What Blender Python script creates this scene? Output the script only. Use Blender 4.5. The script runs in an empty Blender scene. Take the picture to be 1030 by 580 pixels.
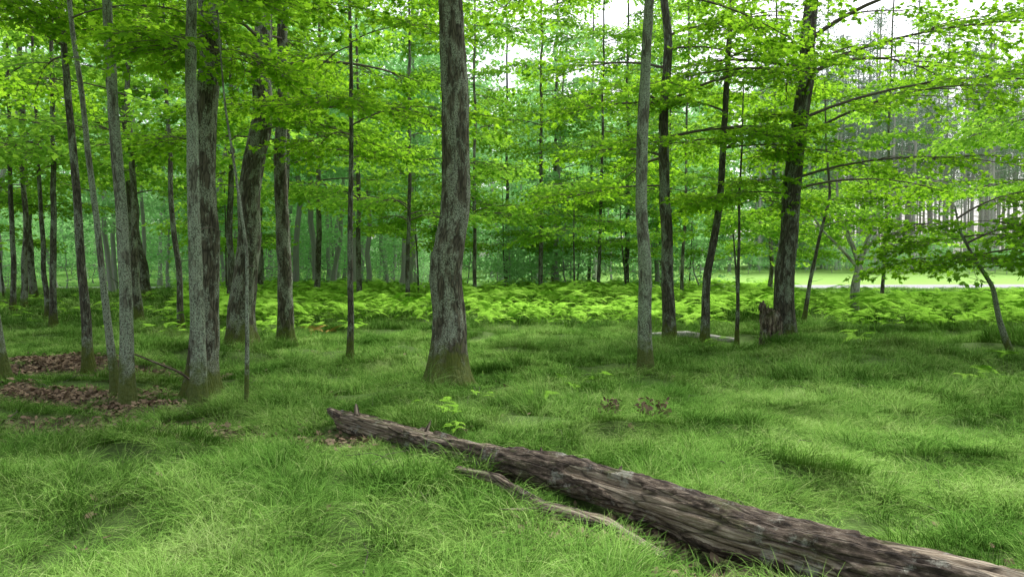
import bpy, math, numpy as np
from mathutils import Vector
rng=np.random.default_rng(11)
S=bpy.context.scene
# ------------------------------------------------------------ noise
def _h(i,j,k,s):
    n=(i*374761393+j*668265263+k*1103515245+s*1274126177)&0xffffffff
    n=((n^(n>>13))*1274126177)&0xffffffff
    return ((n^(n>>16))&0xffff)/65535.
def noise3(x,y,z,s=0):
    x,y,z=np.broadcast_arrays(np.asarray(x,float),np.asarray(y,float),np.asarray(z,float))
    i=np.floor(x).astype(np.int64);j=np.floor(y).astype(np.int64);k=np.floor(z).astype(np.int64)
    f=x-i;g=y-j;h=z-k
    f=f*f*(3-2*f);g=g*g*(3-2*g);h=h*h*(3-2*h)
    def L(a,b,t): return a+(b-a)*t
    r=L(L(L(_h(i,j,k,s),_h(i+1,j,k,s),f),L(_h(i,j+1,k,s),_h(i+1,j+1,k,s),f),g),
        L(L(_h(i,j,k+1,s),_h(i+1,j,k+1,s),f),L(_h(i,j+1,k+1,s),_h(i+1,j+1,k+1,s),f),g),h)
    return r*2-1
def fbm(x,y,z,s=0,o=3):
    a=1;t=0
    for q in range(o):
        t=t+a*noise3(np.asarray(x)*2**q,np.asarray(y)*2**q,np.asarray(z)*2**q,s+q);a*=.5
    return t
def sst(a,b,x):
    t=np.clip((np.asarray(x,float)-a)/(b-a),0,1);return t*t*(3-2*t)
# ------------------------------------------------------------ terrain
def H(x,y):
    x=np.asarray(x,float);y=np.asarray(y,float)
    near=1-sst(25,45,y)
    h=.05*fbm(x*.45,y*.6,0,3,2)*near+.10*fbm(x*1.0,y*1.8,0,9,2)*near
    h=h+.16*np.exp(-(((x-5.6)/2.6)**2+((y-11.6)/1.1)**2))
    h=h-.18*np.exp(-(((x-6.6)/1.0)**2+((y-10.3)/.5)**2))
    h=h+.10*np.exp(-(((x+1.5)/3.0)**2+((y-12.5)/1.2)**2))
    h=h+.9*sst(60,95,y)+.012*np.clip(y-95,0,400)
    h=h-.05*np.exp(-((x)**2+(y)**2)/6)
    return h
# ------------------------------------------------------------ mesh builder
class MB:
    def __init__(s): s.v=[];s.f=[];s.m=[];s.r=[];s.b=[];s.n=0
    def add(s,v,f,mat=0,rnd=None,bc=None):
        v=np.asarray(v,float).reshape(-1,3);f=np.asarray(f,np.int64)
        s.v.append(v);s.f.append(f+s.n);s.m.append(np.full(len(f),mat))
        s.r.append(np.zeros(len(v)) if rnd is None else np.broadcast_to(rnd,(len(v),)))
        s.b.append(v.copy() if bc is None else bc);s.n+=len(v)
    def build(s,name,mats,smooth=True):
        me=bpy.data.meshes.new(name)
        v=np.concatenate(s.v);me.vertices.add(len(v));me.vertices.foreach_set('co',v.ravel())
        loops=np.concatenate([f.ravel() for f in s.f]);tot=np.concatenate([np.full(len(f),f.shape[1]) for f in s.f])
        st=np.concatenate([[0],np.cumsum(tot)[:-1]])
        me.loops.add(len(loops));me.loops.foreach_set('vertex_index',loops.astype(np.int32))
        me.polygons.add(len(tot));me.polygons.foreach_set('loop_start',st.astype(np.int32))
        me.polygons.foreach_set('material_index',np.concatenate(s.m).astype(np.int32))
        me.polygons.foreach_set('use_smooth',np.full(len(tot),smooth))
        for m in mats: me.materials.append(m)
        a=me.attributes.new('rnd','FLOAT','POINT');a.data.foreach_set('value',np.concatenate(s.r).astype(np.float32))
        a=me.attributes.new('bc','FLOAT_VECTOR','POINT');a.data.foreach_set('vector',np.concatenate(s.b).astype(np.float32).ravel())
        me.update(calc_edges=True);me.validate()
        return me
def tube(mb,path,rad,sides,mat=0,disp=None,rnd=0.,cap=False):
    P=np.asarray(path,float);N=len(P);rad=np.broadcast_to(rad,(N,))
    T=np.gradient(P,axis=0);T/=np.linalg.norm(T,axis=1)[:,None]+1e-9
    d=P[-1]-P[0];d=d/(np.linalg.norm(d)+1e-9)
    ref=np.array([0,1.,0]) if abs(d[2])>.6 else np.array([0,0,1.])
    U=np.cross(ref,T);U/=np.linalg.norm(U,axis=1)[:,None]+1e-9;W=np.cross(T,U)
    s=np.concatenate([[0],np.cumsum(np.linalg.norm(np.diff(P,axis=0),axis=1))])
    th=np.arange(sides)/sides*2*np.pi
    TH,SS=np.meshgrid(th,s);R=np.repeat(rad[:,None],sides,1)
    if disp is not None: R=disp(TH,SS,R)
    V=P[:,None]+R[...,None]*(np.cos(TH)[...,None]*U[:,None]+np.sin(TH)[...,None]*W[:,None])
    r0=float(np.max(rad))
    B=np.stack([np.cos(TH)*r0,np.sin(TH)*r0,SS],-1)
    i=np.arange(N-1)[:,None]*sides;j=np.arange(sides)[None];k=(j+1)%sides
    F=np.stack([i+j,i+k,i+sides+k,i+sides+j],-1).reshape(-1,4)
    mb.add(V.reshape(-1,3),F,mat,rnd,B.reshape(-1,3))
    if cap:
        for e,row in ((0,V[0]),(1,V[-1])):
            c=row.mean(0);vv=np.vstack([row,c]);q=np.arange(sides)
            ff=np.stack([q,(q+1)%sides,np.full(sides,sides)],-1)
            mb.add(vv,ff if e else ff[:,::-1],mat,rnd)
    return V
# ------------------------------------------------------------ materials
def newmat(n):
    m=bpy.data.materials.new(n);m.use_nodes=True;nt=m.node_tree;nt.nodes.clear()
    return m,nt,nt.nodes,nt.links
def ramp(N,stops,interp='LINEAR'):
    r=N.new('ShaderNodeValToRGB');cr=r.color_ramp;cr.interpolation=interp
    while len(cr.elements)<len(stops): cr.elements.new(.5)
    for e,(p,c) in zip(cr.elements,stops):
        e.position=p;e.color=(*c,1) if len(c)==3 else c
    return r
def attr(N,n): a=N.new('ShaderNodeAttribute');a.attribute_name=n;return a
def mathn(N,L,op,a,b=None,clamp=False):
    m=N.new('ShaderNodeMath');m.operation=op;m.use_clamp=clamp
    for q,v in enumerate((a,b)):
        if v is None: continue
        if isinstance(v,(int,float)): m.inputs[q].default_value=v
        else: L.new(v,m.inputs[q])
    return m.outputs[0]
def mixc(N,L,f,a,b,mode='MIX'):
    m=N.new('ShaderNodeMix');m.data_type='RGBA';m.blend_type=mode
    for s,v in ((m.inputs[0],f),(m.inputs[6],a),(m.inputs[7],b)):
        if isinstance(v,(int,float)): s.default_value=v
        elif isinstance(v,tuple): s.default_value=(*v,1)
        else: L.new(v,s)
    return m.outputs[2]
def noiset(N,L,vec,scale,detail=4,rough=.55):
    n=N.new('ShaderNodeTexNoise');n.inputs['Scale'].default_value=scale;n.inputs['Detail'].default_value=detail
    n.inputs['Roughness'].default_value=rough
    if vec is not None: L.new(vec,n.inputs['Vector'])
    return n.outputs['Fac']
def mapped(N,L,vec,sc):
    m=N.new('ShaderNodeMapping');m.inputs['Scale'].default_value=sc;L.new(vec,m.inputs['Vector']);return m.outputs[0]

def leafmat(name,cols,tcol,tr=.5,patch=0.0,gloss=.0,grad=False):
    m,nt,N,L=newmat(name)
    oi=N.new('ShaderNodeObjectInfo');a=attr(N,'rnd')
    f=mathn(N,L,'ADD',mathn(N,L,'MULTIPLY',oi.outputs['Random'],.4),mathn(N,L,'MULTIPLY',a.outputs['Fac'],.6))
    if patch:
        g=N.new('ShaderNodeNewGeometry')
        nz=noiset(N,L,g.outputs['Position'],patch,2.5,.6)
        f=mathn(N,L,'ADD',mathn(N,L,'MULTIPLY',a.outputs['Fac'],.5),mathn(N,L,'MULTIPLY',mathn(N,L,'SUBTRACT',nz,.38),1.9),True)
    r=ramp(N,list(zip(np.linspace(0,1,len(cols)),cols)));L.new(f,r.inputs[0]);c=r.outputs[0]
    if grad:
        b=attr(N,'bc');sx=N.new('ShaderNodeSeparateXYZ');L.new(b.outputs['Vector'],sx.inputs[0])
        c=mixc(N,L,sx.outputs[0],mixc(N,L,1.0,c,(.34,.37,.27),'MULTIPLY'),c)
    d=N.new('ShaderNodeBsdfDiffuse');L.new(c,d.inputs[0]);out=d.outputs[0]
    if tr:
        t=N.new('ShaderNodeBsdfTranslucent');L.new(mixc(N,L,1.0,c,tcol,'MULTIPLY'),t.inputs[0])
        mx=N.new('ShaderNodeMixShader');mx.inputs[0].default_value=tr;L.new(d.outputs[0],mx.inputs[1]);L.new(t.outputs[0],mx.inputs[2])
        out=mx.outputs[0]
    if gloss:
        gl=N.new('ShaderNodeBsdfGlossy');gl.inputs['Roughness'].default_value=.45;gl.inputs[0].default_value=(.8,.85,.8,1)
        m2=N.new('ShaderNodeMixShader');m2.inputs[0].default_value=gloss
        L.new(out,m2.inputs[1]);L.new(gl.outputs[0],m2.inputs[2]);out=m2.outputs[0]
    o=N.new('ShaderNodeOutputMaterial');L.new(out,o.inputs[0]);return m
def barkmat(name,dark,light,lichen,lamt=.5,moss=True,fs=22,bump=.6):
    m,nt,N,L=newmat(name)
    b=attr(N,'bc').outputs['Vector'];oi=N.new('ShaderNodeObjectInfo')
    off=N.new('ShaderNodeVectorMath');off.operation='ADD';L.new(b,off.inputs[0])
    cx=N.new('ShaderNodeCombineXYZ');L.new(mathn(N,L,'MULTIPLY',oi.outputs['Random'],37.),cx.inputs[0]);L.new(cx.outputs[0],off.inputs[1])
    v=off.outputs[0]
    f1=noiset(N,L,mapped(N,L,v,(1,1,.16)),fs,6,.65)
    vo=N.new('ShaderNodeTexVoronoi');vo.feature='DISTANCE_TO_EDGE';vo.inputs['Scale'].default_value=fs*1.1
    L.new(mapped(N,L,v,(1,1,.22)),vo.inputs['Vector'])
    crack=ramp(N,[(0,(0,0,0)),(.18,(1,1,1))]);L.new(vo.outputs[0],crack.inputs[0])
    r=ramp(N,[(.32,dark),(.62,light)]);L.new(f1,r.inputs[0])
    c=mixc(N,L,mathn(N,L,'MULTIPLY',mathn(N,L,'SUBTRACT',1.,crack.outputs[0]),.75),r.outputs[0],tuple(q*.35 for q in dark))
    l1=noiset(N,L,mapped(N,L,v,(1,1,.55)),5.,5,.7)
    lr=ramp(N,[(.60-lamt*.22,(0,0,0)),(.66-lamt*.2,(1,1,1))]);L.new(l1,lr.inputs[0])
    l2=noiset(N,L,v,60.,3,.6);lr2=ramp(N,[(.40,(0,0,0)),(.56,(1,1,1))]);L.new(l2,lr2.inputs[0])
    c=mixc(N,L,mathn(N,L,'MULTIPLY',mathn(N,L,'MULTIPLY',lr.outputs[0],lr2.outputs[0]),.8),c,lichen)
    if moss:
        sx=N.new('ShaderNodeSeparateXYZ');L.new(b,sx.inputs[0])
        mr=N.new('ShaderNodeMapRange');mr.inputs[1].default_value=1.0;mr.inputs[2].default_value=.25;L.new(sx.outputs[2],mr.inputs[0])
        mm=mathn(N,L,'ADD',mr.outputs[0],mathn(N,L,'SUBTRACT',noiset(N,L,v,9.,4),.88))
        mm=mathn(N,L,'MULTIPLY',mm,3.,True)
        c=mixc(N,L,mathn(N,L,'MULTIPLY',mm,.9),c,mixc(N,L,noiset(N,L,v,30.,3),(.035,.065,.010),(.12,.13,.02)))
        c=mixc(N,L,mathn(N,L,'MULTIPLY',noiset(N,L,v,2.2,3),.5),c,mixc(N,L,1.,c,(.72,1.,.58),'MULTIPLY'))
    p=N.new('ShaderNodeBsdfPrincipled');L.new(c,p.inputs['Base Color']);p.inputs['Roughness'].default_value=.9
    p.inputs['Specular IOR Level'].default_value=.2
    bp=N.new('ShaderNodeBump');bp.inputs['Strength'].default_value=bump;bp.inputs['Distance'].default_value=.02
    L.new(mathn(N,L,'ADD',f1,mathn(N,L,'MULTIPLY',crack.outputs[0],.5)),bp.inputs['Height']);L.new(bp.outputs[0],p.inputs['Normal'])
    o=N.new('ShaderNodeOutputMaterial');L.new(p.outputs[0],o.inputs[0]);return m
def plainmat(name,a_,b_,sc=8.):
    m,nt,N,L=newmat(name);d=N.new('ShaderNodeBsdfDiffuse');L.new(mixc(N,L,noiset(N,L,mapped(N,L,attr(N,'bc').outputs['Vector'],(1,1,.2)),sc,3),a_,b_),d.inputs[0])
    o=N.new('ShaderNodeOutputMaterial');L.new(d.outputs[0],o.inputs[0]);return m

M_leaf=leafmat('maple_leaf',[(.08,.19,.015),(.14,.31,.022),(.24,.44,.035)],(1.7,1.6,.9),.5)
M_leafm=leafmat('maple_leaf_mid',[(.11,.26,.03),(.20,.40,.05),(.30,.53,.07)],(1.6,1.5,1.),.5)
M_leaff=leafmat('distant_leaf_hazed',[(.22,.44,.17),(.32,.58,.24),(.43,.70,.32)],(1.4,1.4,1.3),.3)  # pale minty green: aerial haze painted into the leaf colour, no volume
M_pineleaf=leafmat('pine_needles_hazed',[(.20,.29,.20),(.28,.38,.27)],(1.1,1.1,1.),0)  # needles bleached so the colour itself carries the distance haze
M_fern=leafmat('fern_leaf',[(.16,.34,.03),(.26,.51,.05),(.37,.64,.09)],(1.5,1.4,.9),0)
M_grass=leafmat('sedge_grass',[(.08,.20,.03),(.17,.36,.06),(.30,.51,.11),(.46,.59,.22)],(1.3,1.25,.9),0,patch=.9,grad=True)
M_dead=leafmat('dead_leaf',[(.06,.044,.030),(.15,.108,.072),(.25,.185,.125),(.34,.27,.19)],(.5,.4,.3),0)
M_straw=leafmat('dry_fern',[(.40,.26,.08),(.55,.38,.13)],(.8,.7,.5),0)
M_bark=barkmat('maple_bark',(.042,.036,.027),(.135,.115,.09),(.33,.35,.29),.6)
M_barkl=barkmat('lichen_bark',(.072,.066,.053),(.185,.175,.145),(.33,.37,.30),.85,fs=30,bump=.5)
M_barkd=barkmat('dark_bark',(.042,.036,.029),(.13,.113,.094),(.30,.33,.28),.45,fs=24)
M_barkf=barkmat('pale_bark',(.20,.19,.165),(.36,.35,.31),(.46,.48,.43),.6,moss=False,fs=14,bump=.3)
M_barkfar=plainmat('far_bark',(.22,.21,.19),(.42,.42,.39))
M_barkp=plainmat('pine_bark_hazed',(.36,.31,.34),(.54,.48,.52))  # lilac-grey trunks, lightened to paint in the mist of distance
M_twig=plainmat('twig_bark',(.06,.052,.042),(.16,.14,.115),40.)
M_birch=barkmat('birch_bark',(.10,.09,.08),(.55,.52,.47),(.62,.60,.56),1.0,moss=False,fs=10,bump=.3)

# ------------------------------------------------------------ scatter via geometry nodes
def source_coll(name,meshes):
    c=bpy.data.collections.new(name)
    for i,m in enumerate(meshes):
        o=bpy.data.objects.new('%s_%02d'%(name,i),m);c.objects.link(o)
    return c,len(meshes)
_ng={}
def scatter_tree(coll,real):
    key=(coll.name,real)
    if key in _ng: return _ng[key]
    g=bpy.data.node_groups.new('scatter_'+coll.name,'GeometryNodeTree');_ng[key]=g
    g.interface.new_socket(name='Geometry',in_out='INPUT',socket_type='NodeSocketGeometry')
    g.interface.new_socket(name='Geometry',in_out='OUTPUT',socket_type='NodeSocketGeometry')
    N=g.nodes;L=g.links
    gi=N.new('NodeGroupInput');go=N.new('NodeGroupOutput')
    ci=N.new('GeometryNodeCollectionInfo');ci.inputs[0].default_value=coll
    ci.inputs['Separate Children'].default_value=True;ci.inputs['Reset Children'].default_value=True
    ip=N.new('GeometryNodeInstanceOnPoints');ip.inputs['Pick Instance'].default_value=True
    def na(n,t):
        a=N.new('GeometryNodeInputNamedAttribute');a.data_type=t;a.inputs[0].default_value=n;return a.outputs[0]
    e=N.new('FunctionNodeEulerToRotation');L.new(na('rot','FLOAT_VECTOR'),e.inputs[0])
    L.new(gi.outputs[0],ip.inputs['Points']);L.new(ci.outputs[0],ip.inputs['Instance'])
    L.new(na('vid','INT'),ip.inputs['Instance Index']);L.new(e.outputs[0],ip.inputs['Rotation'])
    L.new(na('scl','FLOAT_VECTOR'),ip.inputs['Scale'])
    if real:
        rn=N.new('GeometryNodeRealizeInstances');L.new(ip.outputs[0],rn.inputs[0]);L.new(rn.outputs[0],go.inputs[0])
    else: L.new(ip.outputs[0],go.inputs[0])
    return g
def link(o,parent=None):
    S.collection.objects.link(o)
    if parent is not None: o.parent=parent
    return o
def scatter(name,pts,rot,scl,coll,parent=None,real=False):
    c,n=coll;pts=np.asarray(pts,float);k=len(pts)
    me=bpy.data.meshes.new(name);me.vertices.add(k);me.vertices.foreach_set('co',pts.ravel())
    scl=np.asarray(scl,float)
    if scl.ndim==1: scl=np.repeat(scl[:,None],3,1)
    a=me.attributes.new('rot','FLOAT_VECTOR','POINT');a.data.foreach_set('vector',np.asarray(rot,np.float32).ravel())
    a=me.attributes.new('scl','FLOAT_VECTOR','POINT');a.data.foreach_set('vector',scl.astype(np.float32).ravel())
    a=me.attributes.new('vid','INT','POINT');a.data.foreach_set('value',rng.integers(0,n,k).astype(np.int32))
    o=bpy.data.objects.new(name,me);link(o,parent)
    md=o.modifiers.new('instances','NODES');md.node_group=scatter_tree(c,real)
    return o
# ------------------------------------------------------------ leaf sources
LOBE=np.array([(0,0),(.40,.12),(.30,.36),(.50,.64),(.18,.62),(0,1.0),(-.18,.62),(-.50,.64),(-.30,.36),(-.40,.12)])
OVAL=np.array([(0,0),(.22,.25),(.30,.55),(.16,.85),(0,1.),(-.17,.82),(-.29,.5),(-.2,.22)])
DIA=np.array([(0,0),(.42,.5),(0,1.),(-.42,.5)])
def leaves(mb,pos,yaw,size,tilt,mat,shape=LOBE,fold=.15):
    n=len(pos);k=len(shape)
    lx=shape[:,0][None]*size[:,None];ly=shape[:,1][None]*size[:,None]
    lz=-fold*size[:,None]*(np.abs(shape[:,0])[None]*1.2+shape[:,1][None]**2)
    roll=tilt*rng.normal(0,1,n);pit=tilt*rng.normal(0,1,n)-.15
    x1=lx*np.cos(roll)[:,None]+lz*np.sin(roll)[:,None];z1=-lx*np.sin(roll)[:,None]+lz*np.cos(roll)[:,None]
    y2=ly*np.cos(pit)[:,None]-z1*np.sin(pit)[:,None];z2=ly*np.sin(pit)[:,None]+z1*np.cos(pit)[:,None]
    c=np.cos(yaw)[:,None];s=np.sin(yaw)[:,None]
    V=np.stack([pos[:,0:1]+y2*c-x1*s,pos[:,1:2]+y2*s+x1*c,pos[:,2:3]+z2],-1)
    F=np.arange(n*k).reshape(n,k)
    mb.add(V.reshape(-1,3),F,mat,np.repeat(rng.random(n),k))
def spray(matl,nleaf=44,ls=.085,shape=LOBE,side=True):
    mb=MB();L=.85
    t=np.linspace(0,1,5);ax=np.stack([t*L,.05*np.sin(t*4+rng.random()*6),-.12*t**2+.03*t],-1)
    tube(mb,ax,np.linspace(.006,.002,5),3,1)
    pos=[];yaw=[]
    for i in range(7):
        u=.12+.85*i/6.;b=np.array([np.interp(u,t,ax[:,q]) for q in range(3)]);sd=1 if i%2 else -1
        l=.38*(1-.55*u)*rng.uniform(.8,1.2);a=sd*rng.uniform(.6,1.0)
        e=b+np.array([math.cos(a)*l,math.sin(a)*l,rng.uniform(-.07,.03)])
        if side: tube(mb,[b,e],[.003,.0012],3,1)
        for q in range(nleaf//7):
            w=rng.uniform(.15,1.05);p=b+(e-b)*w;pos.append(p+rng.normal(0,.012,3));yaw.append(a+rng.uniform(.3,1.2)*(1 if rng.random()<.5 else -1))
    pos.append(ax[-1]);yaw.append(0.)
    n=len(pos);leaves(mb,np.array(pos),np.array(yaw),rng.uniform(.7,1.25,n)*ls,.38,0,shape)
    return mb.build('leaf_spray',[matl,M_twig],False)
C_spray=source_coll('leaf_spray',[spray(M_leaf,40) for _ in range(6)])
DIA6=np.array([(0,0),(.44,.36),(.2,.7),(0,1.),(-.2,.7),(-.44,.36)])
C_spraym=source_coll('leaf_spray_mid',[spray(M_leafm,32,.105,DIA6,False) for _ in range(6)])

# ------------------------------------------------------------ tree
def smooth_interp(z,zp,xp):
    zz=np.linspace(z[0],z[-1],400);vv=np.interp(zz,zp,xp)
    k=np.ones(31)/31;vp=np.pad(vv,15,mode='reflect',reflect_type='odd');vv=np.convolve(vp,k,'valid')
    return np.interp(z,zz,vv)
def add_branch(mb,pts,rot,scl,p0,az,L,r,elev=.35,droop=.35,sub=4,leafden=1.,ssc=1.,bare=.3):
    n=9;t=np.linspace(0,1,n)
    wob=rng.normal(0,.06,n).cumsum()*.5
    a=az+wob
    st=L/(n-1);e=elev-(elev+droop)*t*.9
    d=np.stack([np.cos(a)*np.cos(e),np.sin(a)*np.cos(e),np.sin(e)],-1)*st
    P=p0+np.vstack([[0,0,0],np.cumsum(d[1:],0)])
    tube(mb,P,r*(1-.85*t)+.002,6,1)
    def put(p,yaw,s):
        pts.append(p);rot.append((rng.normal(0,.18),rng.uniform(-.12,.30),yaw));scl.append(s*ssc)
    m=int(max(2,L*2.6*leafden))
    for q in range(m):
        u=rng.uniform(bare,1.);p=np.array([np.interp(u,t,P[:,c]) for c in range(3)])
        put(p,az+rng.choice([-1,1])*rng.uniform(.2,1.1),rng.uniform(.7,1.15))
    put(P[-1],az,1.)
    for q in range(sub):
        u=rng.uniform(.25,.9);p=np.array([np.interp(u,t,P[:,c]) for c in range(3)])
        l=L*(1-u*.6)*rng.uniform(.3,.55);b=az+rng.choice([-1,1])*rng.uniform(.5,1.0)
        tt=np.linspace(0,1,5)
        Q=p+np.stack([np.cos(b)*tt*l,np.sin(b)*tt*l,(.12*tt-.22*tt**2)*l+rng.normal(0,.02)*tt],-1)
        tube(mb,Q,(r*.4)*(1-.8*tt)+.0015,4,1)
        for w in range(int(max(2,l*3.2*leafden))):
            v=rng.uniform(.2,1);pp=p+(Q[-1]-p)*v;put(pp,b+rng.choice([-1,1])*rng.uniform(.1,1.),rng.uniform(.65,1.1))
        put(Q[-1],b,.9)
def tree(name,X,Y,dia,prof,Ht,mat,zmin=4.,zmax=None,nb=14,Lmax=2.6,coll=None,sides=24,flare=.7,extra=(),leafden=1.,ssc=1.,fine=True,twigs=4,elev=.35,seed=None):
    e=bpy.data.objects.new(name,None);link(e);z0=float(H(X,Y))
    e.location=(X,Y,z0);e.empty_display_size=.2
    zp=[-.15]+[p[0] for p in prof];xp=[0]+[p[1]-X for p in prof]
    lean=(xp[-1]-xp[-2])/(zp[-1]-zp[-2]+1e-6) if len(prof)>0 else 0
    if zp[-1]<Ht: xp.append(xp[-1]+lean*.4*(Ht-zp[-1]));zp.append(Ht)
    z=np.concatenate([np.arange(-.15,min(Ht,7.),.045 if fine else .15),np.arange(7.,Ht,.3) if Ht>7 else [],[Ht]])
    x=smooth_interp(z,zp,xp)+.25*dia*fbm(z*.7,X*3.1,Y,5,2)*sst(0,1,z)
    y=.35*dia*fbm(z*.6,X*1.7,Y+9,6,2)*sst(0,1,z)+.01*z*rng.normal()
    r=dia/2*(1-.78*np.clip(z/Ht,0,1)**1.1)*(1+.16*np.exp(-np.clip(z,0,9)/.7))
    ph=rng.uniform(0,6.28);nl=rng.integers(4,7)
    def disp(TH,SS,R):
        zz=SS-.15
        lob=.5+.5*np.cos(TH*nl+ph+1.3*np.sin(TH*2+ph))
        fl=flare*np.exp(-np.clip(zz,0,9)/.22)*(.4+.8*lob)
        R=R*(1+fl)
        c=np.cos(TH);s_=np.sin(TH)
        R=R*(1+.07*fbm(c*1.2+X,s_*1.2,zz*1.3,21,2))
        if fine:
            fr=dia*26
            R=R+min(.010,dia*.035)*fbm(c*fr,s_*fr,zz*5+X,31,3)
        return R
    mb=MB();path=np.stack([x,y,z],-1);tube(mb,path,r,sides,0,disp)
    pts=[];rot=[];scl=[]
    zmax=zmax or Ht*.97
    for i in range(nb):
        zb=rng.uniform(zmin,zmax) if i>2 else zmin+rng.uniform(0,.8)
        k=(zb-zmin)/(zmax-zmin+1e-6);Lb=Lmax*(1-.55*k**2)*rng.uniform(.6,1.1)
        p=np.array([np.interp(zb,z,x),np.interp(zb,z,y),zb])
        rb=min(.35*np.interp(zb,z,r),.012*Lb+.006)
        add_branch(mb,pts,rot,scl,p,i*2.4+rng.uniform(-.5,.5),Lb,rb,elev*rng.uniform(.4,1.6),leafden=leafden,ssc=ssc)
    for (zb,az,Lb,el,dr,ld) in extra:
        p=np.array([np.interp(zb,z,x),np.interp(zb,z,y),zb])
        add_branch(mb,pts,rot,scl,p,az,Lb,.006*Lb+.006,el,dr,sub=5,leafden=ld,ssc=ssc)
    for i in range(twigs):
        zb=rng.uniform(.8,min(zmin+1,5));p=np.array([np.interp(zb,z,x),np.interp(zb,z,y),zb]);a=rng.uniform(0,6.28);l=rng.uniform(.15,.6)
        tube(mb,[p,p+[math.cos(a)*l*.5,math.sin(a)*l*.5,.1*l],p+[math.cos(a)*l,math.sin(a)*l,.05*l+rng.normal(0,.06)]],[.008,.005,.002],5,1)
    o=link(bpy.data.objects.new('trunk_and_limbs',mb.build(name+'_trunk',[mat,M_twig])),e)
    if pts: scatter('foliage',pts,rot,scl,coll or C_spray,e,real=True)
    return e
PI=math.pi
T=tree
T('maple_tree',-.80,9.15,.40,[(0,-.80),(1.17,-.775),(2.4,-.70),(4.86,-.775)],12,M_bark,zmin=5.4,nb=5,sides=64,flare=.65,twigs=2)
T('maple_tree',-3.32,7.8,.145,[(0,-3.32),(2.28,-3.36),(4.38,-3.37)],10,M_barkl,zmin=5,nb=4,sides=36)
T('maple_tree',-3.86,9.2,.33,[(0,-3.88),(2.4,-3.78),(4.9,-3.80)],12,M_bark,zmin=5.4,nb=5,sides=48)
T('maple_tree',-4.83,13.2,.44,[(0,-4.83),(1.0,-4.82),(1.87,-4.72),(3.64,-4.54),(6.3,-4.52)],13,M_bark,zmin=4.8,zmax=8,nb=8,sides=48,extra=[(3.9,-.6,2.2,.2,.4,1.2)])
T('maple_tree',-4.29,14.0,.28,[(0,-4.29),(3,-4.31),(6.5,-4.25)],12,M_bark,zmin=4.0,zmax=8,nb=8,sides=36,extra=[(3.6,-.3,2.4,.2,.3,1.2),(3.9,-2.6,2.,.1,.3,1.)])
T('maple_tree',-2.49,11.3,.095,[(0,-2.49),(3,-2.46),(5.6,-2.43)],8,M_barkd,zmin=3.4,nb=10,Lmax=1.5,sides=20)
T('maple_tree',-4.38,8.4,.145,[(0,-4.38),(2.33,-4.46),(4.59,-4.55)],10,M_barkl,zmin=4.6,nb=4,sides=36)
T('maple_tree',-6.2,10.8,.13,[(0,-6.2),(2.54,-6.34),(5.45,-6.52)],10,M_barkd,zmin=4.5,zmax=7,nb=5,sides=28)
T('maple_tree',-4.73,8.8,.085,[(0,-4.73),(2.37,-4.93),(4.73,-5.17)],8,M_barkl,zmin=4.2,nb=4,Lmax=1.6,sides=20)
T('maple_sapling',-2.85,7.9,.045,[(0,-2.85),(1.7,-2.83),(3.2,-3.05)],4.6,M_barkl,zmin=3.6,nb=5,Lmax=.8,sides=14,flare=.2)
T('maple_tree',-6.62,9.6,.13,[(0,-6.62),(1.,-6.72),(4,-7.2)],8,M_barkl,zmin=4.3,nb=5,sides=20)
T('maple_tree',1.87,10.3,.185,[(0,1.87),(2.5,1.80),(3.88,1.84),(5.27,1.88)],11,M_barkl,zmin=4.9,zmax=8,nb=6,sides=40,flare=.35)
T('maple_tree',3.01,14.0,.24,[(0,3.01),(2.82,2.92),(6.6,2.88)],11,M_barkd,zmin=3.6,zmax=7.5,nb=11,Lmax=2.8,sides=36,extra=[(3.1,PI-.3,2.2,.1,.35,1.2)])
T('maple_tree',3.71,14.2,.16,[(0,3.71),(1.2,3.75),(2.82,3.93),(4.7,4.06),(6.6,4.16)],10,M_barkd,zmin=3.2,zmax=7,nb=9,Lmax=2.,sides=28)
T('maple_sapling',4.42,14.5,.075,[(0,4.42),(3,4.46),(4,4.5)],5.5,M_barkd,zmin=2.6,nb=8,Lmax=1.1,sides=16)
T('maple_tree',5.18,14.0,.38,[(0,5.18),(2.82,5.27),(4.7,5.36),(6.6,5.52)],12,M_barkd,zmin=4.4,zmax=8,nb=7,Lmax=3.2,sides=48,
     extra=[(3.2,-.5,3.4,.35,.3,.8),(3.9,-.9,3.6,.5,.3,.8),(3.0,.25,3.6,.3,.25,.8),(2.9,PI+.2,1.8,.2,.35,1.),(4.3,-.2,4.2,.45,.25,.8),(5.2,-.5,4.,.4,.25,1.)])
T('maple_sapling',7.1,18,.10,[(0,7.1),(1.2,7.25),(3.2,7.7),(4.4,7.6)],6,M_barkd,zmin=2.4,nb=9,Lmax=1.6,sides=16)
T('maple_sapling',8.1,11.9,.10,[(0,8.1),(.56,7.9),(1.2,7.76),(1.65,7.45),(2.1,7.2)],2.5,M_barkl,zmin=1.5,zmax=2.4,nb=7,Lmax=1.2,sides=18,flare=.3,elev=.2,
     extra=[(1.7,-.3,2.0,.3,.3,1.4),(1.9,.2,2.2,.5,.2,1.4),(2.0,-1.2,1.2,.2,.4,1.2),(2.3,-.2,1.8,.7,.2,1.4)])
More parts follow.
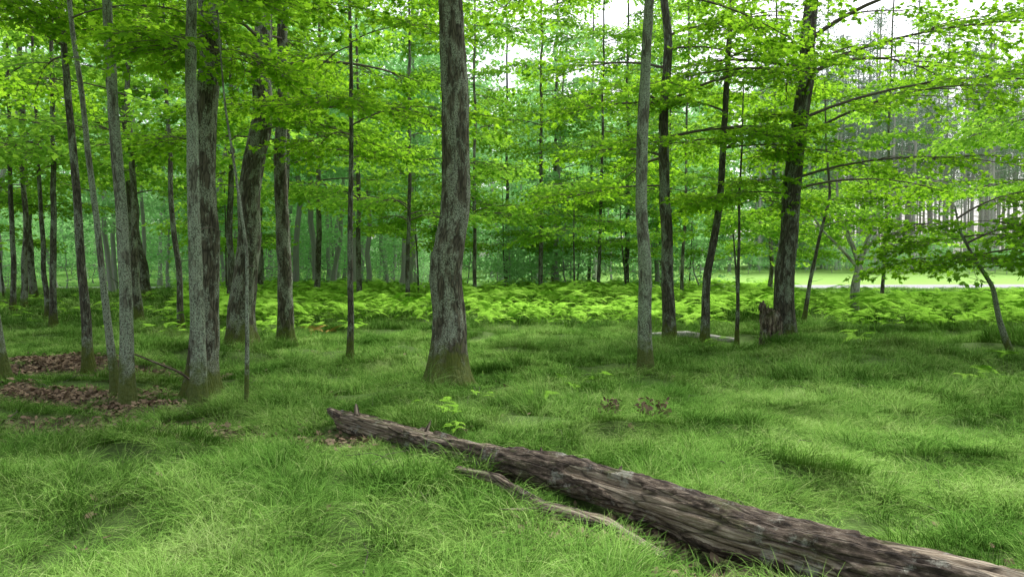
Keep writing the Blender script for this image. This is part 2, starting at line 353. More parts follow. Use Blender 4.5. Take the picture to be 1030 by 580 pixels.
def multistem(X,Y):
    e=bpy.data.objects.new('ironwood_tree',None);link(e);e.location=(X,Y,float(H(X,Y)))
    mb=MB();pts=[];rot=[];scl=[]
    def limb(P,r0,r1,nb,L):
        P=np.array(P,float);t=np.linspace(0,1,30);s=np.linspace(0,1,len(P))
        Q=np.stack([smooth_interp(t,s,P[:,c]) for c in range(3)],-1);Q[:,0]+=.03*fbm(t*5,P[-1][0],0,4,2)
        Q[0]=P[0];tube(mb,Q,np.linspace(r0,r1,30),14,0)
        for i in range(nb):
            u=rng.uniform(.5,1);p=np.array([np.interp(u,t,Q[:,c]) for c in range(3)])
            add_branch(mb,pts,rot,scl,p,rng.uniform(0,6.28),L*rng.uniform(.6,1.2),.012,.5,.2,sub=3)
        return Q
    limb([(0,0,-.2),(.03,0,.5),(.12,0,1.2),(.17,0,1.75)],.15,.10,0,1)
    limb([(.15,0,1.6),(-.1,.1,2.4),(-.45,0,3.1),(-.5,.1,4.2)],.08,.025,4,1.4)
    limb([(.16,0,1.6),(.35,-.1,2.3),(.6,0,3.0),(.65,0,4.6)],.08,.025,4,1.4)
    limb([(.2,0,1.8),(.7,.2,2.3),(1.2,.3,3.0),(1.7,.2,3.7)],.055,.02,4,1.2)
    limb([(.13,0,1.5),(-.5,-.2,2.1),(-1.0,-.2,2.6),(-1.5,-.2,3.3)],.05,.02,3,1.1)
    link(bpy.data.objects.new('trunk_and_limbs',mb.build('ironwood_trunk',[M_barkf,M_twig])),e)
    scatter('foliage',pts,rot,scl,C_spraym,e,real=True)
multistem(9.96,21.6)

# ---- mid-distance trees
mid=[(-14.8,30,.36,-.14),(-19.4,30,.28,-.06),(-12.2,24,.22,-.05),(-16.5,25,.2,.0),(-9.6,19,.20,-.03),(-11.5,18.5,.16,.02),(-7.6,17,.14,-.06),
 (-8.8,23,.22,.02),(-6.4,21,.18,0),(-10.9,32,.28,0),(-7.9,30,.24,.02),(-5.6,27,.2,0),(-13.2,21,.14,-.04),(-15.2,22.5,.16,-.02),(-20,27,.26,0),
 (-3.4,24,.14,.02),(-1.4,28,.15,0),(2.6,44,.34,0),(1.3,33,.20,0),(3.6,31,.16,.03),(5.9,38,.26,0),(6.2,27,.13,.03),
 (11.5,33,.20,.02),(-2.8,35,.24,0),(13.5,27,.12,.03),(18.6,24,.11,-.05),(14.0,17.5,.24,-.02),(17.5,22.5,.2,0),(-.3,43,.22,0),(4.6,44,.2,.02),(8.2,41,.22,0),(7.4,34,.12,-.03)]
for (x,y,d,l) in mid:
    cen=x>-4;top=1.6+.36*y+.8;zm=(3.2 if cen else 4.2) if y<29 else 4.2
    if 13.8<x<18: zm=4.4
    T('maple_tree',x,y,d,[(0,x),(5,x+5*l)],top+rng.uniform(1,3),M_barkd if rng.random()<.4 else M_bark,zmin=zm+rng.uniform(-.8,.8),zmax=top,
         nb=int((top-zm)*1.85),Lmax=3.6 if 13.8<x<18 else 3.0,coll=C_spraym,sides=14,fine=False,leafden=.72,ssc=1.4,twigs=2)
for (x,y,h,zm) in [(-3.9,31,6,2.4),(-.3,36,7,2.2),(3.3,38,7,2.0),(5.0,32,5.5,1.9),(8.6,36,6.5,1.9),(2.2,26,4.6,2.3),(-10.4,27,6,2.4),(-22,32,6,2.),(10.8,30,5,1.8),(-12.8,35,6,2.2),(7.2,23.5,4.4,2.2)]:
    T('maple_sapling',x,y,.08,[(0,x),(3,x+rng.normal(0,.25))],h,M_barkd,zmin=zm,zmax=h*.96,nb=9,Lmax=1.9,coll=C_spraym,sides=10,fine=False,leafden=.65,ssc=1.3,twigs=1)

# ---- distant forest variants
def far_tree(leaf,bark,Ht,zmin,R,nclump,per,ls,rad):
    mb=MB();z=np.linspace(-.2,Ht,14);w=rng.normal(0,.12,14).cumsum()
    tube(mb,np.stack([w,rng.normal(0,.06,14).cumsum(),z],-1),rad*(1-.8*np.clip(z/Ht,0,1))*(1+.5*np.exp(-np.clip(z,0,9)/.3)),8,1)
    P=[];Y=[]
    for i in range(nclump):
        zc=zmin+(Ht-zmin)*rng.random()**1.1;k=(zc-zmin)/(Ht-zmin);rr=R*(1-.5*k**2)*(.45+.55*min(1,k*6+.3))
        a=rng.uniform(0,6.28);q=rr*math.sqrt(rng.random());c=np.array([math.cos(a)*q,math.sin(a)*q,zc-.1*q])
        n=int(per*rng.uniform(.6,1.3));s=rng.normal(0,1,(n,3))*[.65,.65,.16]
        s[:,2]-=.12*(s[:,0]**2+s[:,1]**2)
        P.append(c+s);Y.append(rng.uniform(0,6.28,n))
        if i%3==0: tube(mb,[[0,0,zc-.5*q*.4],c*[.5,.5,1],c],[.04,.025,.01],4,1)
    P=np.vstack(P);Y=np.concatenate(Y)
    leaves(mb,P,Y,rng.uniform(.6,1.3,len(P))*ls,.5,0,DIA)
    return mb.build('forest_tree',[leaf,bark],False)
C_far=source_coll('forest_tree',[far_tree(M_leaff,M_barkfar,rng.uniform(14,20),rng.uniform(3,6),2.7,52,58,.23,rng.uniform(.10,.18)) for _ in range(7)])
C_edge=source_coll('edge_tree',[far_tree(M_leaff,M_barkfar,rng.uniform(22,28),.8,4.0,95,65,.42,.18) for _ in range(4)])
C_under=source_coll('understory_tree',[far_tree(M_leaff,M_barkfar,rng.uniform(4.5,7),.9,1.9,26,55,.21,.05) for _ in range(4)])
def pine(Ht):
    mb=MB();z=np.linspace(-.2,Ht,12)
    tube(mb,np.stack([rng.normal(0,.03,12).cumsum(),rng.normal(0,.03,12).cumsum(),z],-1),.22*(1-.7*np.clip(z/Ht,0,1)),8,1)
    P=[];Y=[]
    for i in range(60):
        zc=Ht*(.42+.58*rng.random());k=(zc/Ht-.42)/.58;a=rng.uniform(0,6.28);q=3.*(1-.7*k)*rng.random()**.6
        c=np.array([math.cos(a)*q,math.sin(a)*q,zc+.1*q]);tube(mb,[[0,0,zc-.2],c],[.05,.015],3,1)
        n=50;P.append(c+rng.normal(0,1,(n,3))*[.6,.6,.22]);Y.append(rng.uniform(0,6.28,n))
    for i in range(60):
        zc=Ht*rng.uniform(.12,.55);a=rng.uniform(0,6.28);l=rng.uniform(.6,2.2);tube(mb,[[0,0,zc],[math.cos(a)*l,math.sin(a)*l,zc+rng.uniform(-.3,.2)]],[.03,.010],3,1)
    P=np.vstack(P);leaves(mb,P,np.concatenate(Y),rng.uniform(.6,1.2,len(P))*.30,.7,0,DIA*[.4,1])
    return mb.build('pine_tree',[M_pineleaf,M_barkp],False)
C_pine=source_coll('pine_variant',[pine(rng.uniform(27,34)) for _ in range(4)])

def road_y(x): return 51+.10*(np.asarray(x,float)-15)
def place(n,xr,yr,ok,mind):
    out=[];tries=0
    while len(out)<n and tries<n*40:
        tries+=1;y=rng.uniform(*yr);x=rng.uniform(*xr)
        if abs(x)>.8*y+4 or not ok(x,y): continue
        if out and np.min(np.hypot(np.array(out)[:,0]-x,np.array(out)[:,1]-y))<mind: continue
        out.append((x,y))
    return np.array(out)
def rz(n,t=.03): return np.stack([rng.normal(0,t,n),rng.normal(0,t,n),rng.uniform(0,6.28,n)],-1)
def okf(x,y):
    if abs(y-road_y(x)-2)<8 and x>-5: return False
    if x>9 and y<84: return False
    if x>.42*y and y<130: return False
    return True
P=place(95,(-80,45),(34,100),okf,4.2);P=np.vstack([P,place(12,(-4,22),(62,92),lambda x,y:True,3.5)])
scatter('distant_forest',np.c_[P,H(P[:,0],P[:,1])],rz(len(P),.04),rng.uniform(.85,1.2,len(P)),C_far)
rows=[]
for i in range(6):
    for j in range(7):
        rows.append((-4.0-i*3.4+rng.normal(0,.9)-j*.9,37+j*5.8+rng.normal(0,1.6)))
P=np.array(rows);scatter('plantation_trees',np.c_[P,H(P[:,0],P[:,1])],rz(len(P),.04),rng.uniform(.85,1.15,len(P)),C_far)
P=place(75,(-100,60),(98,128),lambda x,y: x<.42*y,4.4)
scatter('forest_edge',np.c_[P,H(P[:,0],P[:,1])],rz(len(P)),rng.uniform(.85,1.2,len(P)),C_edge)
P=place(65,(-70,30),(52,98),lambda x,y: okf(x,y),3.4)
P2=place(14,(0,16),(36,47),lambda x,y: x<10.5,2.2);P3=place(20,(-40,0),(42,58),lambda x,y: True,2.6);P=np.vstack([P,P2,P3])
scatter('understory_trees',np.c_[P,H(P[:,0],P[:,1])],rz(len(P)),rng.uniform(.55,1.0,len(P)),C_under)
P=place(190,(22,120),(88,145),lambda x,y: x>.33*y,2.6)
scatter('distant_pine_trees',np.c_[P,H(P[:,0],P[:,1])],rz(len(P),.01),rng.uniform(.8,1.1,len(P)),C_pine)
P=place(65,(20,110),(78,100),lambda x,y: x>.27*y,2.2)
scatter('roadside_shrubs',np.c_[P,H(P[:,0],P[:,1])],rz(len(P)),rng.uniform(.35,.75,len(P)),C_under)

# ------------------------------------------------------------ ground
LIT=[(-5.9,10.6,1.4,.65),(-4.3,7.35,1.1,.48),(-3.0,6.95,.75,.38),(-6.5,10.9,1.1,.5),(-5.3,8.7,1.0,.48),(-4.1,8.4,.9,.42),(-7.4,11.5,1.2,.6),(-4.8,6.6,.7,.25),(-2.4,6.8,.6,.26),(-7.2,9.4,1.0,.4),(.50,4.30,.65,.3),(1.10,3.72,.55,.28),(-1.2,6.55,.5,.26)]
def litter(x,y):
    m=np.zeros(np.shape(x))
    for a,b,u,v in LIT: m=np.maximum(m,np.exp(-(((x-a)/u)**2+((y-b)/v)**2)))
    return m+.33*fbm(np.asarray(x)*2.3,np.asarray(y)*2.6,0,77,3)*(m>.05)
def axis(a,b,n,c,k):
    lo=abs(np.arcsinh((a-c)/k));hi=abs(np.arcsinh((b-c)/k))
    u=np.linspace(-lo,hi,n);return c+k*np.sinh(u)
gx=axis(-500,500,420,0,4);gy=axis(-60,700,460,8,4)
GX,GY=np.meshgrid(gx,gy);GZ=H(GX,GY)
nx=len(gx);i=np.arange(len(gy)-1)[:,None]*nx;j=np.arange(nx-1)[None]
F=np.stack([i+j,i+j+1,i+j+1+nx,i+j+nx],-1).reshape(-1,4)
mb=MB();mb.add(np.stack([GX,GY,GZ],-1).reshape(-1,3),F,0,litter(GX,GY).ravel())
m,nt,N,L=newmat('forest_ground');g=N.new('ShaderNodeNewGeometry').outputs['Position']
c=mixc(N,L,noiset(N,L,g,14.,4),(.05,.075,.02),(.09,.13,.04))
c=mixc(N,L,mathn(N,L,'MULTIPLY',noiset(N,L,g,.9,3),.7),c,(.08,.16,.035))
lit=mixc(N,L,noiset(N,L,g,26.,4),(.05,.037,.026),(.15,.115,.078))
c=mixc(N,L,mathn(N,L,'MULTIPLY',attr(N,'rnd').outputs['Fac'],2.,True),c,lit)
sx=N.new('ShaderNodeSeparateXYZ');L.new(g,sx.inputs[0])
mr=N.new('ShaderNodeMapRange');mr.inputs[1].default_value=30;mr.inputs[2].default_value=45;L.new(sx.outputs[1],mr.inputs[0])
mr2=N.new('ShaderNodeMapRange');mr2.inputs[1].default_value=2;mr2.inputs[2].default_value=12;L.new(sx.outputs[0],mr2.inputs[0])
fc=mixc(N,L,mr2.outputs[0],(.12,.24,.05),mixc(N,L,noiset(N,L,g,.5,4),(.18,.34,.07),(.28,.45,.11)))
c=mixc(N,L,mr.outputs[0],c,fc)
p=N.new('ShaderNodeBsdfPrincipled');L.new(c,p.inputs['Base Color']);p.inputs['Roughness'].default_value=1;p.inputs['Specular IOR Level'].default_value=.1
bp=N.new('ShaderNodeBump');bp.inputs['Strength'].default_value=.6;bp.inputs['Distance'].default_value=.04;L.new(noiset(N,L,g,30.,4),bp.inputs['Height']);L.new(bp.outputs[0],p.inputs['Normal'])
o=N.new('ShaderNodeOutputMaterial');L.new(p.outputs[0],o.inputs[0])
link(bpy.data.objects.new('ground',mb.build('ground',[m])))
# road
mb=MB();xs=np.linspace(-80,160,400);ws=np.linspace(-4.2,4.2,9)
A,B=np.meshgrid(xs,ws,indexing='ij');YY=road_y(A)+B;Z=H(A,YY)+.06-.05*(np.abs(B)/4.2)**4
i=np.arange(len(xs)-1)[:,None]*9;j=np.arange(8)[None];F=np.stack([i+j,i+j+9,i+j+10,i+j+1],-1).reshape(-1,4)
mb.add(np.stack([A,YY,Z],-1).reshape(-1,3),F)
m,nt,N,L=newmat('gravel_road');g=N.new('ShaderNodeNewGeometry').outputs['Position']
p=N.new('ShaderNodeBsdfPrincipled');L.new(mixc(N,L,noiset(N,L,g,3.,8,.7),(.20,.195,.21),(.32,.31,.33)),p.inputs['Base Color']);p.inputs['Roughness'].default_value=.95
o=N.new('ShaderNodeOutputMaterial');L.new(p.outputs[0],o.inputs[0])
link(bpy.data.objects.new('road',mb.build('road',[m])))

# ------------------------------------------------------------ log path
LOGP=np.array([(-1.66,7.0),(-.74,6.12),(.44,4.90),(1.39,3.86),(2.25,2.95),(2.75,2.4)]);LOGR=np.array([.072,.09,.116,.132,.138,.138])
def dist_log(x,y):
    d=np.full(np.shape(x),9.)
    for a,b in zip(LOGP[:-1],LOGP[1:]):
        v=b-a;t=np.clip(((x-a[0])*v[0]+(y-a[1])*v[1])/(v@v),0,1);d=np.minimum(d,np.hypot(x-a[0]-t*v[0],y-a[1]-t*v[1]))
    return d
# ------------------------------------------------------------ grass
def tuft(nb,rad,hmin,hmax,w,comb=.9,K=4,clump=0):
    n=nb;a=rng.uniform(0,6.28,n);q=rad*np.sqrt(rng.random(n));ra=0
    if clump:
        cr=rad*np.sqrt(rng.random(clump));ca=rng.uniform(0,6.28,clump);cc=np.c_[cr*np.cos(ca),cr*np.sin(ca)]
        ci=rng.integers(0,clump,n);off=rng.normal(0,.05,(n,2))
        b=np.c_[cc[ci]+off,np.zeros(n)-.01];a=np.arctan2(off[:,1],off[:,0]);hs=rng.uniform(.4,1.5,clump)[ci];ra=rng.uniform(-.28,.28,clump)[ci]
    else: b=np.stack([np.cos(a)*q,np.sin(a)*q,np.zeros(n)-.01],-1);hs=1
    Lb=rng.uniform(hmin,hmax,n)*hs;da=a+rng.normal(0,.8,n);D=np.stack([np.cos(da),np.sin(da),0*da],-1)+np.array([comb,0,0]);D/=np.linalg.norm(D,axis=1)[:,None]
    dr=rng.uniform(.5,1.25,n);t=np.linspace(0,1,K+1)
    hz=Lb[:,None]*dr[:,None]*(t[None]**1.6)*.9;vz=Lb[:,None]*(t[None]-.56*dr[:,None]*t[None]**2.2)
    C=b[:,None]+D[:,None]*hz[...,None];C[...,2]+=vz
    sd=np.stack([-D[:,1],D[:,0],0*da+rng.normal(0,.3,n)],-1);ww=w*rng.uniform(.6,1.2,n)[:,None]*(1-t[None]**2*.92)*.5
    V=np.stack([C-sd[:,None]*ww[...,None],C+sd[:,None]*ww[...,None]],2).reshape(n,-1,3)
    k=np.arange(K)*2;f=np.stack([k,k+1,k+3,k+2],-1);F=(np.arange(n)[:,None,None]*(2*(K+1))+f[None]).reshape(-1,4)
    r=np.repeat(np.where(rng.random(n)<.06,1.6,rng.random(n)*.8)+ra,2*(K+1));bc=np.zeros((n,2*(K+1),3));bc[...,0]=np.repeat(t,2)[None]
    mb=MB();mb.add(V.reshape(-1,3),F,0,r,bc.reshape(-1,3));return mb.build('tuft',[M_grass])
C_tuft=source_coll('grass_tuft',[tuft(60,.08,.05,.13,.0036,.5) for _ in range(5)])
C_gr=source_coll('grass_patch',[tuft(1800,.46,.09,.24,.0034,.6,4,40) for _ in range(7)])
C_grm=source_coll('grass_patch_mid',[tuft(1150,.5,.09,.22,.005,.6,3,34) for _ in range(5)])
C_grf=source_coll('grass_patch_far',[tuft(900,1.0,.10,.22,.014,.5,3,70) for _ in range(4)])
def region(y0,y1,dens):
    n=int(dens*(.78*(y1**2-y0**2)+3*(y1-y0)));y=np.sqrt(rng.uniform(y0**2,y1**2,n));x=rng.uniform(-1,1,n)*(.78*y+1.5);return x,y
def slope(x,y,yaw):
    e=.15;gx_=(H(x+e,y)-H(x-e,y))/(2*e);gy_=(H(x,y+e)-H(x,y-e))/(2*e)
    lx=gx_*np.cos(yaw)+gy_*np.sin(yaw);ly=-gx_*np.sin(yaw)+gy_*np.cos(yaw)
    return np.arctan(ly),-np.arctan(lx)
def put_grass(name,x,y,s,coll,zs=1.):
    n=len(x);yaw=PI*1.2*fbm(x*.6,y*.6,0,88,2)-.8+rng.normal(0,.8,n);rx,ry=slope(x,y,yaw)
    scatter(name,np.c_[x,y,H(x,y)],np.stack([rx,ry,yaw],-1),np.stack([s,s,s*zs*np.clip(1+.55*fbm(x*1.1,y*1.5,0,99,2),.4,1.75)],-1),coll)
for (y0,y1,dn,sc,cc) in ((1.8,8.5,6.2,1.,C_gr),(8.5,19,3.8,1.05,C_grm),(19,46,1.0,1.2,C_grf)):
    x,y=region(y0,y1,dn)
    k=(litter(x,y)<.18)&(dist_log(x,y)>.40)&(np.hypot(x-.3,y-4.6)>.35)
    x,y=x[k],y[k];put_grass('grass',x,y,sc*rng.uniform(.75,1.15,len(x)),cc)
n=5000;x=rng.uniform(-2.2,3,n);y=rng.uniform(2.4,8,n);k=(dist_log(x,y)>.15)&(dist_log(x,y)<.7)&(rng.random(n)>litter(x,y)*1.5);x,y=x[k],y[k]
put_grass('grass',x,y,rng.uniform(.6,1.05,len(x)),C_tuft)
n=5500;x=rng.uniform(-9,-1.8,n);y=rng.uniform(5.8,12.5,n);l=litter(x,y);k=(l>.06)&(rng.random(n)<.8-l*1.1);x,y=x[k],y[k]
put_grass('grass',x,y,rng.uniform(.6,1.2,len(x)),C_tuft)
# ------------------------------------------------------------ ferns
def fern(mat,hst=.38,L=.42):
    mb=MB()
    tube(mb,[[0,0,-.02],[.01,0,hst*.6],[.03,0,hst]],[.004,.003,.003],3,0,rnd=.3)
    for (az,l,e0) in ((0,L,.6),(1.35,L*.75,.45),(-1.35,L*.75,.45)):
        az+=rng.normal(0,.15);K=13;t=np.linspace(0,1,K);e=e0-1.2*t*rng.uniform(.7,1.2)
        st=l/K;d=np.stack([np.cos(az)*np.cos(e),np.sin(az)*np.cos(e),np.sin(e)],-1)*st
        P=np.array([.03,0,hst])+np.cumsum(d,0);tube(mb,P[::3],.0018,3,0,rnd=.3)
        pl=.17*l/.42*(1-t)**.8*(.55+.45*np.clip(t*5,0,1))+.012
        for sgn in (-1,1):
            u=np.array([-np.sin(az),np.cos(az),0])*sgn
            fw=d/st
            dirv=u*.9+fw*.42;dirv[:,2]-=.18
            w=l*.038
            tip=P+dirv*pl[:,None];m1=P+dirv*pl[:,None]*.45
            V=np.stack([P-fw*w*.5,m1-fw*w*.62,tip,m1+fw*w*.62,P+fw*w*.5],1)
            mb.add(V.reshape(-1,3),np.arange(K*5).reshape(K,5),0,rng.random())
    return mb.build('fern',[mat],False)
C_fern=source_coll('fern_plant',[fern(M_fern,rng.uniform(.3,.55),rng.uniform(.36,.46)) for _ in range(6)])
n=17000;y=np.sqrt(rng.uniform(14.5**2,48**2,n));x=rng.uniform(-.45,.78,n)*y
edge=16.8+2.0*fbm(x*.35,1.5,0,12,2)+np.where(x>4.5,-1.,0);k=(y>edge)&(fbm(x*.5,y*.4,0,14,2)>-.6)&(np.abs(y-road_y(x))>6)&~((x>.38*y)&(y>29));x,y=x[k],y[k];n=len(x)
scatter('fern_bed',np.c_[x,y,H(x,y)],rz(n,.22),rng.uniform(.6,1.25,n)*(1+.3*fbm(x*.6,y*.6,0,3,2)),C_fern)
n=900;y=rng.uniform(15,30,n);x=rng.uniform(-.7,-.2,n)*y;k=fbm(x*.5,y*.5,0,15,2)>.35;x,y=x[k],y[k]
scatter('fern_patch',np.c_[x,y,H(x,y)],rz(len(x),.15),rng.uniform(.5,.9,len(x)),C_fern)
NF=[(-.85,7.4,.42),(-.6,6.9,.38),(-.5,6.35,.36),(.40,8.2,.42),(.7,8.7,.4),(1.1,9.4,.45),(-.3,8.1,.36),(5.9,9.6,.65),(6.3,9.9,.55),(7.0,10.2,.65),(6.6,9.2,.5),(7.4,11,.75),(-1.0,9.7,.45),(5.4,7.3,.3),(3.5,12.5,.55),(6.1,12.9,.7),(6.6,13.6,.7)]
k=[]
for a in NF:
    for _ in range(3): k.append((a[0]+rng.normal(0,.12),a[1]+rng.normal(0,.12),a[2]*rng.uniform(.7,1.1)))
k=np.array(k);scatter('fern_clump',np.c_[k[:,0],k[:,1],H(k[:,0],k[:,1])],rz(len(k),.2),k[:,2],C_fern)
C_straw=source_coll('dry_fern',[fern(M_straw,.3,.5)])
k=np.array([(-4.3,16.6,0),(-4.1,16.7,0),(-4.4,16.5,0)]);scatter('dead_fern',np.c_[k[:,0],k[:,1],H(k[:,0],k[:,1])],rz(3,.3),[.9,.75,.8],C_straw)
# ------------------------------------------------------------ leaf litter
def deadleaf(i):
    mb=MB();leaves(mb,np.zeros((1,3))+[0,0,.012],np.zeros(1),np.array([.068]),.35,0,LOBE if i%2 else OVAL,fold=rng.uniform(-.6,.6));return mb.build('dead_leaf',[M_dead],False)
C_dl=source_coll('dead_leaf',[deadleaf(i) for i in range(8)])
n=90000;x=rng.uniform(-8.5,3.5,n);y=rng.uniform(3.4,12.5,n);k=rng.random(n)<np.clip(litter(x,y)*1.3-.05,0,1)**1.4;x,y=x[k],y[k]
x2,y2=region(2.5,13,4.0);x=np.r_[x,x2];y=np.r_[y,y2];n=len(x)
scatter('leaf_litter',np.c_[x,y,H(x,y)+rng.uniform(.005,.045,n)],np.stack([rng.normal(0,.35,n),rng.normal(0,.35,n),rng.uniform(0,6.28,n)],-1),rng.uniform(.5,1.2,n),C_dl,real=True)
for (cx,cy,r) in ((.90,6.80,.09),(1.28,6.70,.13)):
    n=80;a=rng.uniform(0,6.28,n);q=r*np.sqrt(rng.random(n));x=cx+np.cos(a)*q;y=cy+np.sin(a)*q*.6
    scatter('withered_plant',np.c_[x,y,H(x,y)+rng.uniform(.06,.21,n)],np.stack([rng.normal(0,.9,n),rng.normal(0,.9,n),a],-1),rng.uniform(.4,.9,n),C_dl,real=True)
# ------------------------------------------------------------ fallen log
def logmat():
    m,nt,N,L=newmat('rotten_wood');b=attr(N,'bc').outputs['Vector'];pe=attr(N,'rnd').outputs['Fac']
    f=noiset(N,L,mapped(N,L,b,(1,1,.09)),38.,9,.75)
    wood=ramp(N,[(.35,(.04,.029,.02)),(.46,(.19,.148,.10)),(.63,(.46,.395,.30))]);L.new(f,wood.inputs[0])
    f2=noiset(N,L,mapped(N,L,b,(1,1,.4)),30.,8,.75)
    brk=ramp(N,[(.36,(.018,.013,.010)),(.53,(.095,.071,.050)),(.71,(.25,.215,.165))]);L.new(f2,brk.inputs[0])
    pn=mathn(N,L,'ADD',mathn(N,L,'MULTIPLY',pe,.7),mathn(N,L,'MULTIPLY',mathn(N,L,'SUBTRACT',noiset(N,L,mapped(N,L,b,(1,1,.3)),9.,7,.75),.38),1.6))
    sl=N.new('ShaderNodeSeparateXYZ');L.new(b,sl.inputs[0])
    nr=N.new('ShaderNodeMapRange');nr.inputs[1].default_value=4.9;nr.inputs[2].default_value=5.5;nr.inputs[4].default_value=.35;L.new(sl.outputs[2],nr.inputs[0])
    pn=mathn(N,L,'ADD',pn,nr.outputs[0])
    pr=ramp(N,[(.40,(0,0,0)),(.47,(1,1,1))]);L.new(pn,pr.inputs[0])
    c=mixc(N,L,pr.outputs[0],brk.outputs[0],wood.outputs[0])
    vo=N.new('ShaderNodeTexVoronoi');vo.feature='DISTANCE_TO_EDGE';vo.inputs['Scale'].default_value=16.
    L.new(mapped(N,L,b,(1,1,.14)),vo.inputs['Vector']);ck=ramp(N,[(0,(0,0,0)),(.07,(1,1,1))]);L.new(vo.outputs[0],ck.inputs[0])
    c=mixc(N,L,mathn(N,L,'MULTIPLY',mathn(N,L,'SUBTRACT',1.,ck.outputs[0]),.75),c,(.02,.014,.01))
    mo=ramp(N,[(.54,(0,0,0)),(.66,(1,1,1))]);L.new(noiset(N,L,mapped(N,L,b,(1,1,.4)),7.,6,.7),mo.inputs[0])
    c=mixc(N,L,mathn(N,L,'MULTIPLY',mo.outputs[0],.5),c,(.09,.12,.03))
    gr=ramp(N,[(.55,(0,0,0)),(.63,(1,1,1))]);L.new(noiset(N,L,b,5.,6,.75),gr.inputs[0])
    c=mixc(N,L,mathn(N,L,'MULTIPLY',gr.outputs[0],.5),c,(.40,.41,.34))
    p=N.new('ShaderNodeBsdfPrincipled');L.new(c,p.inputs['Base Color']);p.inputs['Roughness'].default_value=.85;p.inputs['Specular IOR Level'].default_value=.25
    bp=N.new('ShaderNodeBump');bp.inputs['Strength'].default_value=1.;bp.inputs['Distance'].default_value=.025
    L.new(mathn(N,L,'ADD',mathn(N,L,'ADD',f,f2),mathn(N,L,'MULTIPLY',ck.outputs[0],.4)),bp.inputs['Height']);L.new(bp.outputs[0],p.inputs['Normal'])
    o=N.new('ShaderNodeOutputMaterial');L.new(p.outputs[0],o.inputs[0]);return m
M_log=logmat()
def wood_tube(mb,path,rad,n,sides,seed,peelthr=0.,amp=1.):
    path=np.array(path,float);s=np.concatenate([[0],np.cumsum(np.linalg.norm(np.diff(path,axis=0),axis=1))])
    u=np.linspace(0,s[-1],n);P=np.stack([smooth_interp(u,s,path[:,c]) for c in range(3)],-1);R=np.interp(u,s,rad)
    store={}
    def disp(TH,SS,R):
        c=np.cos(TH);q=np.sin(TH)
        pe=sst(-.05,.08,fbm(c*1.3+3,q*1.3,SS*1.6,seed,4)+peelthr)
        store['pe']=pe
        rr=R*(1+.17*fbm(c*1.1,q*1.1,SS*2.2,seed+3,3))
        rr=rr+amp*(.018*(1-pe)-.010*pe*np.abs(fbm(c*7,q*7,SS*1.2,seed+5,3))-.018*sst(.45,.75,np.abs(fbm(c*5,q*5,SS*.9,seed+7,2)))*pe)
        rr=rr+amp*.011*(1-pe)*fbm(c*9,q*9,SS*9,seed+9,3)
        e=np.minimum(SS,SS.max()-SS);jag=.05+.06*fbm(c*3,q*3,0,seed+11,2)
        return rr*(.35+.65*sst(0,1,e/np.clip(jag,.02,1)))
    tube(mb,P,R,sides,0,disp,cap=True)
    mb.r[-3]=store['pe'].ravel()
e=bpy.data.objects.new('fallen_log',None);link(e)
mb=MB();lz=H(LOGP[:,0],LOGP[:,1])*.5+LOGR*.98+.02
wood_tube(mb,np.c_[LOGP,lz],LOGR,620,96,40,.0)
link(bpy.data.objects.new('log_trunk',mb.build('log_trunk',[M_log])),e)
mb=MB()
def onlog(t):
    s=t*(len(LOGP)-1);i=min(int(s),len(LOGP)-2);f=s-i;p=LOGP[i]*(1-f)+LOGP[i+1]*f;return np.array([p[0],p[1],lz[i]*(1-f)+lz[i+1]*f])
for t,d,l,r in ((.02,(-.5,.25,.25),.24,.06),(.05,(-.1,.25,.85),.19,.035),(.2,(.3,.2,.8),.18,.025),(.17,(-.6,-.5,.45),.24,.024),(.44,(.4,.5,.6),.2,.02),(.36,(.0,.3,.9),.17,.018)):
    p=onlog(t);d=np.array(d)/np.linalg.norm(d);wood_tube(mb,[p,p+d*l*.5,p+d*l],[r,r*.8,r*.4],24,12,int(t*99)+50,.2,.2)
link(bpy.data.objects.new('branch_stubs',mb.build('branch_stubs',[M_log])),e)
mb=MB();L2=np.array([(-.40,5.12),(-.10,4.88),(.20,4.50),(.55,4.36),(.85,4.02)]);r2=np.array([.018,.030,.038,.036,.020])
wood_tube(mb,np.c_[L2,H(L2[:,0],L2[:,1])+np.array([.14,.10,.07,.08,.05])],r2,200,32,70,.1,.5)
wood_tube(mb,[(.20,4.54,.08),(.05,4.42,.12),(-.08,4.34,.15)],[.014,.01,.005],30,10,72,.6,.2)
link(bpy.data.objects.new('fallen_branch',mb.build('fallen_branch',[M_log])))
mb=MB()
for _ in range(110):
    x=rng.uniform(-7,6);y=rng.uniform(4,12)
    if dist_log(x,y)<.2: continue
    a=rng.uniform(0,3.14);l=rng.uniform(.15,.5);q=np.array([[-.5,0],[0,rng.normal(0,.08)],[.5,0]])*l
    X=x+q[:,0]*math.cos(a)-q[:,1]*math.sin(a);Y=y+q[:,0]*math.sin(a)+q[:,1]*math.cos(a)
    tube(mb,np.c_[X,Y,H(X,Y)+[.03,.08,.06]],[.005,.004,.002],5,0)
link(bpy.data.objects.new('fallen_twigs',mb.build('fallen_twigs',[M_twig])))
mb=MB();wood_tube(mb,[(-3.55,8.6,.1),(-3.85,8.5,.36),(-4.2,8.5,.50),(-4.5,8.5,.62)],[.012,.010,.008,.004],60,10,77,-.5,.2)
link(bpy.data.objects.new('dead_stick',mb.build('dead_stick',[M_log])))
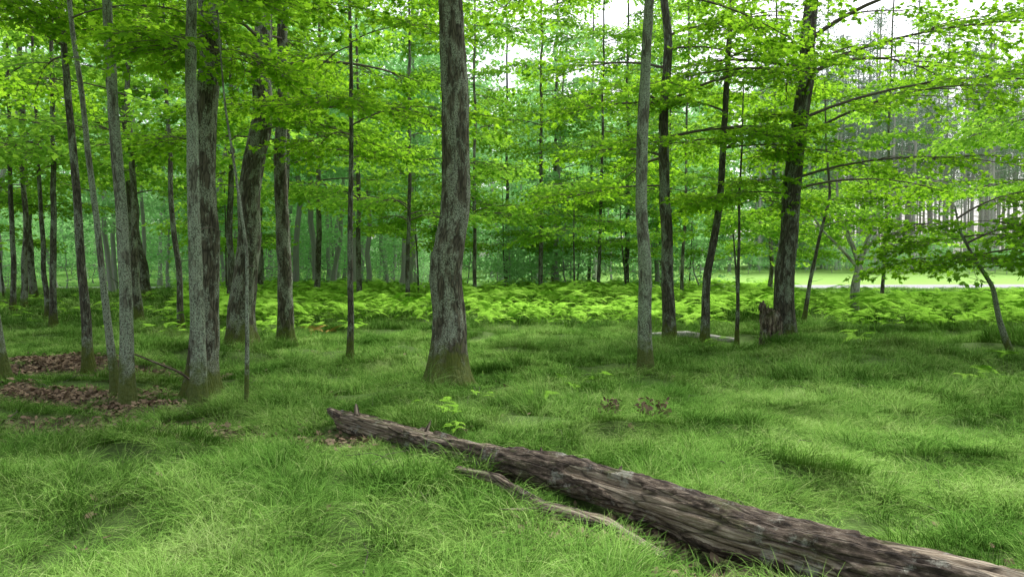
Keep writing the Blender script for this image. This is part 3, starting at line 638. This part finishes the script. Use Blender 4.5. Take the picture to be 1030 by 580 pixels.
# ------------------------------------------------------------ broken stump
def stump(X,Y):
    e=bpy.data.objects.new('tree_stump',None);link(e);e.location=(X,Y,float(H(X,Y)))
    mb=MB();n=60;sd=80;th=np.arange(sd)/sd*2*np.pi;top=.82+.12*fbm(np.cos(th)*3.2,np.sin(th)*3.2,0,5,3)+.03*np.cos(th-2.6)
    T_,U=np.meshgrid(th,np.linspace(0,1,n));Z=-.1+(top[None]+.1)*U
    R=.185*(1+.35*np.exp(-np.clip(Z,0,2)/.13)*(.5+.5*np.cos(T_*5)))*(1+.20*fbm(np.cos(T_)*1.6,np.sin(T_)*1.6,Z*2.5,8,3))+.018*fbm(np.cos(T_)*6,np.sin(T_)*6,Z*9,9,3)
    V=np.stack([R*np.cos(T_),R*np.sin(T_),Z],-1)
    m2=14;T2,U2=np.meshgrid(th,np.linspace(0,1,m2));Z2=top[None]-.28*U2;R2=R[-1][None]*(.80-.25*U2)*(1+.1*fbm(np.cos(T2)*3,np.sin(T2)*3,U2*3,10,2))
    V=np.concatenate([V,np.stack([R2*np.cos(T2),R2*np.sin(T2),Z2],-1)]);n+=m2
    i=np.arange(n-1)[:,None]*sd;j=np.arange(sd)[None];k=(j+1)%sd;F=np.stack([i+j,i+k,i+sd+k,i+sd+j],-1).reshape(-1,4)
    mb.add(V.reshape(-1,3),F,0,.3)
    c=np.vstack([V[-1],V[-1].mean(0)]);q=np.arange(sd);mb.add(c,np.stack([q,(q+1)%sd,np.full(sd,sd)],-1),0,.0)
    link(bpy.data.objects.new('stump_wood',mb.build('stump_wood',[M_log])),e)
stump(4.82,13.75)
mb=MB();tube(mb,[(2.6,14.9,float(H(2.6,14.9))+.16),(3.5,14.75,float(H(3.5,14.75))+.16),(4.45,14.55,float(H(4.45,14.55))+.14)],[.055,.06,.05],16,0,cap=True)
link(bpy.data.objects.new('birch_log',mb.build('birch_log',[M_birch])))

# ------------------------------------------------------------ light, sky, camera
el,az=math.radians(58),math.radians(30)
w=bpy.data.worlds.new('World');S.world=w;w.use_nodes=True;N=w.node_tree.nodes;L=w.node_tree.links;N.clear()
sk=N.new('ShaderNodeTexSky');sk.sky_type='NISHITA';sk.sun_disc=False;sk.sun_elevation=el;sk.sun_rotation=az;sk.dust_density=4.;sk.air_density=1.
hs=N.new('ShaderNodeHueSaturation');hs.inputs['Saturation'].default_value=.3;hs.inputs['Value'].default_value=2.1;L.new(sk.outputs[0],hs.inputs['Color'])
bg=N.new('ShaderNodeBackground');bg.inputs[1].default_value=.15;L.new(hs.outputs[0],bg.inputs[0]);o=N.new('ShaderNodeOutputWorld');L.new(bg.outputs[0],o.inputs[0])
ld=bpy.data.lights.new('sun','SUN');ld.energy=5.;ld.angle=math.radians(36);ld.color=(1,.98,.93)
lo=link(bpy.data.objects.new('sun',ld));v=Vector((math.sin(az)*math.cos(el),math.cos(az)*math.cos(el),math.sin(el)));lo.rotation_euler=v.to_track_quat('Z','Y').to_euler()
cd=bpy.data.cameras.new('camera');cd.sensor_width=36;cd.lens=26;cd.clip_end=2000;co=link(bpy.data.objects.new('camera',cd))
co.location=(0,0,1.6);co.rotation_euler=(math.radians(88.1),0,0);S.camera=co
S.view_settings.view_transform='Standard';S.view_settings.look='None';S.view_settings.exposure=0
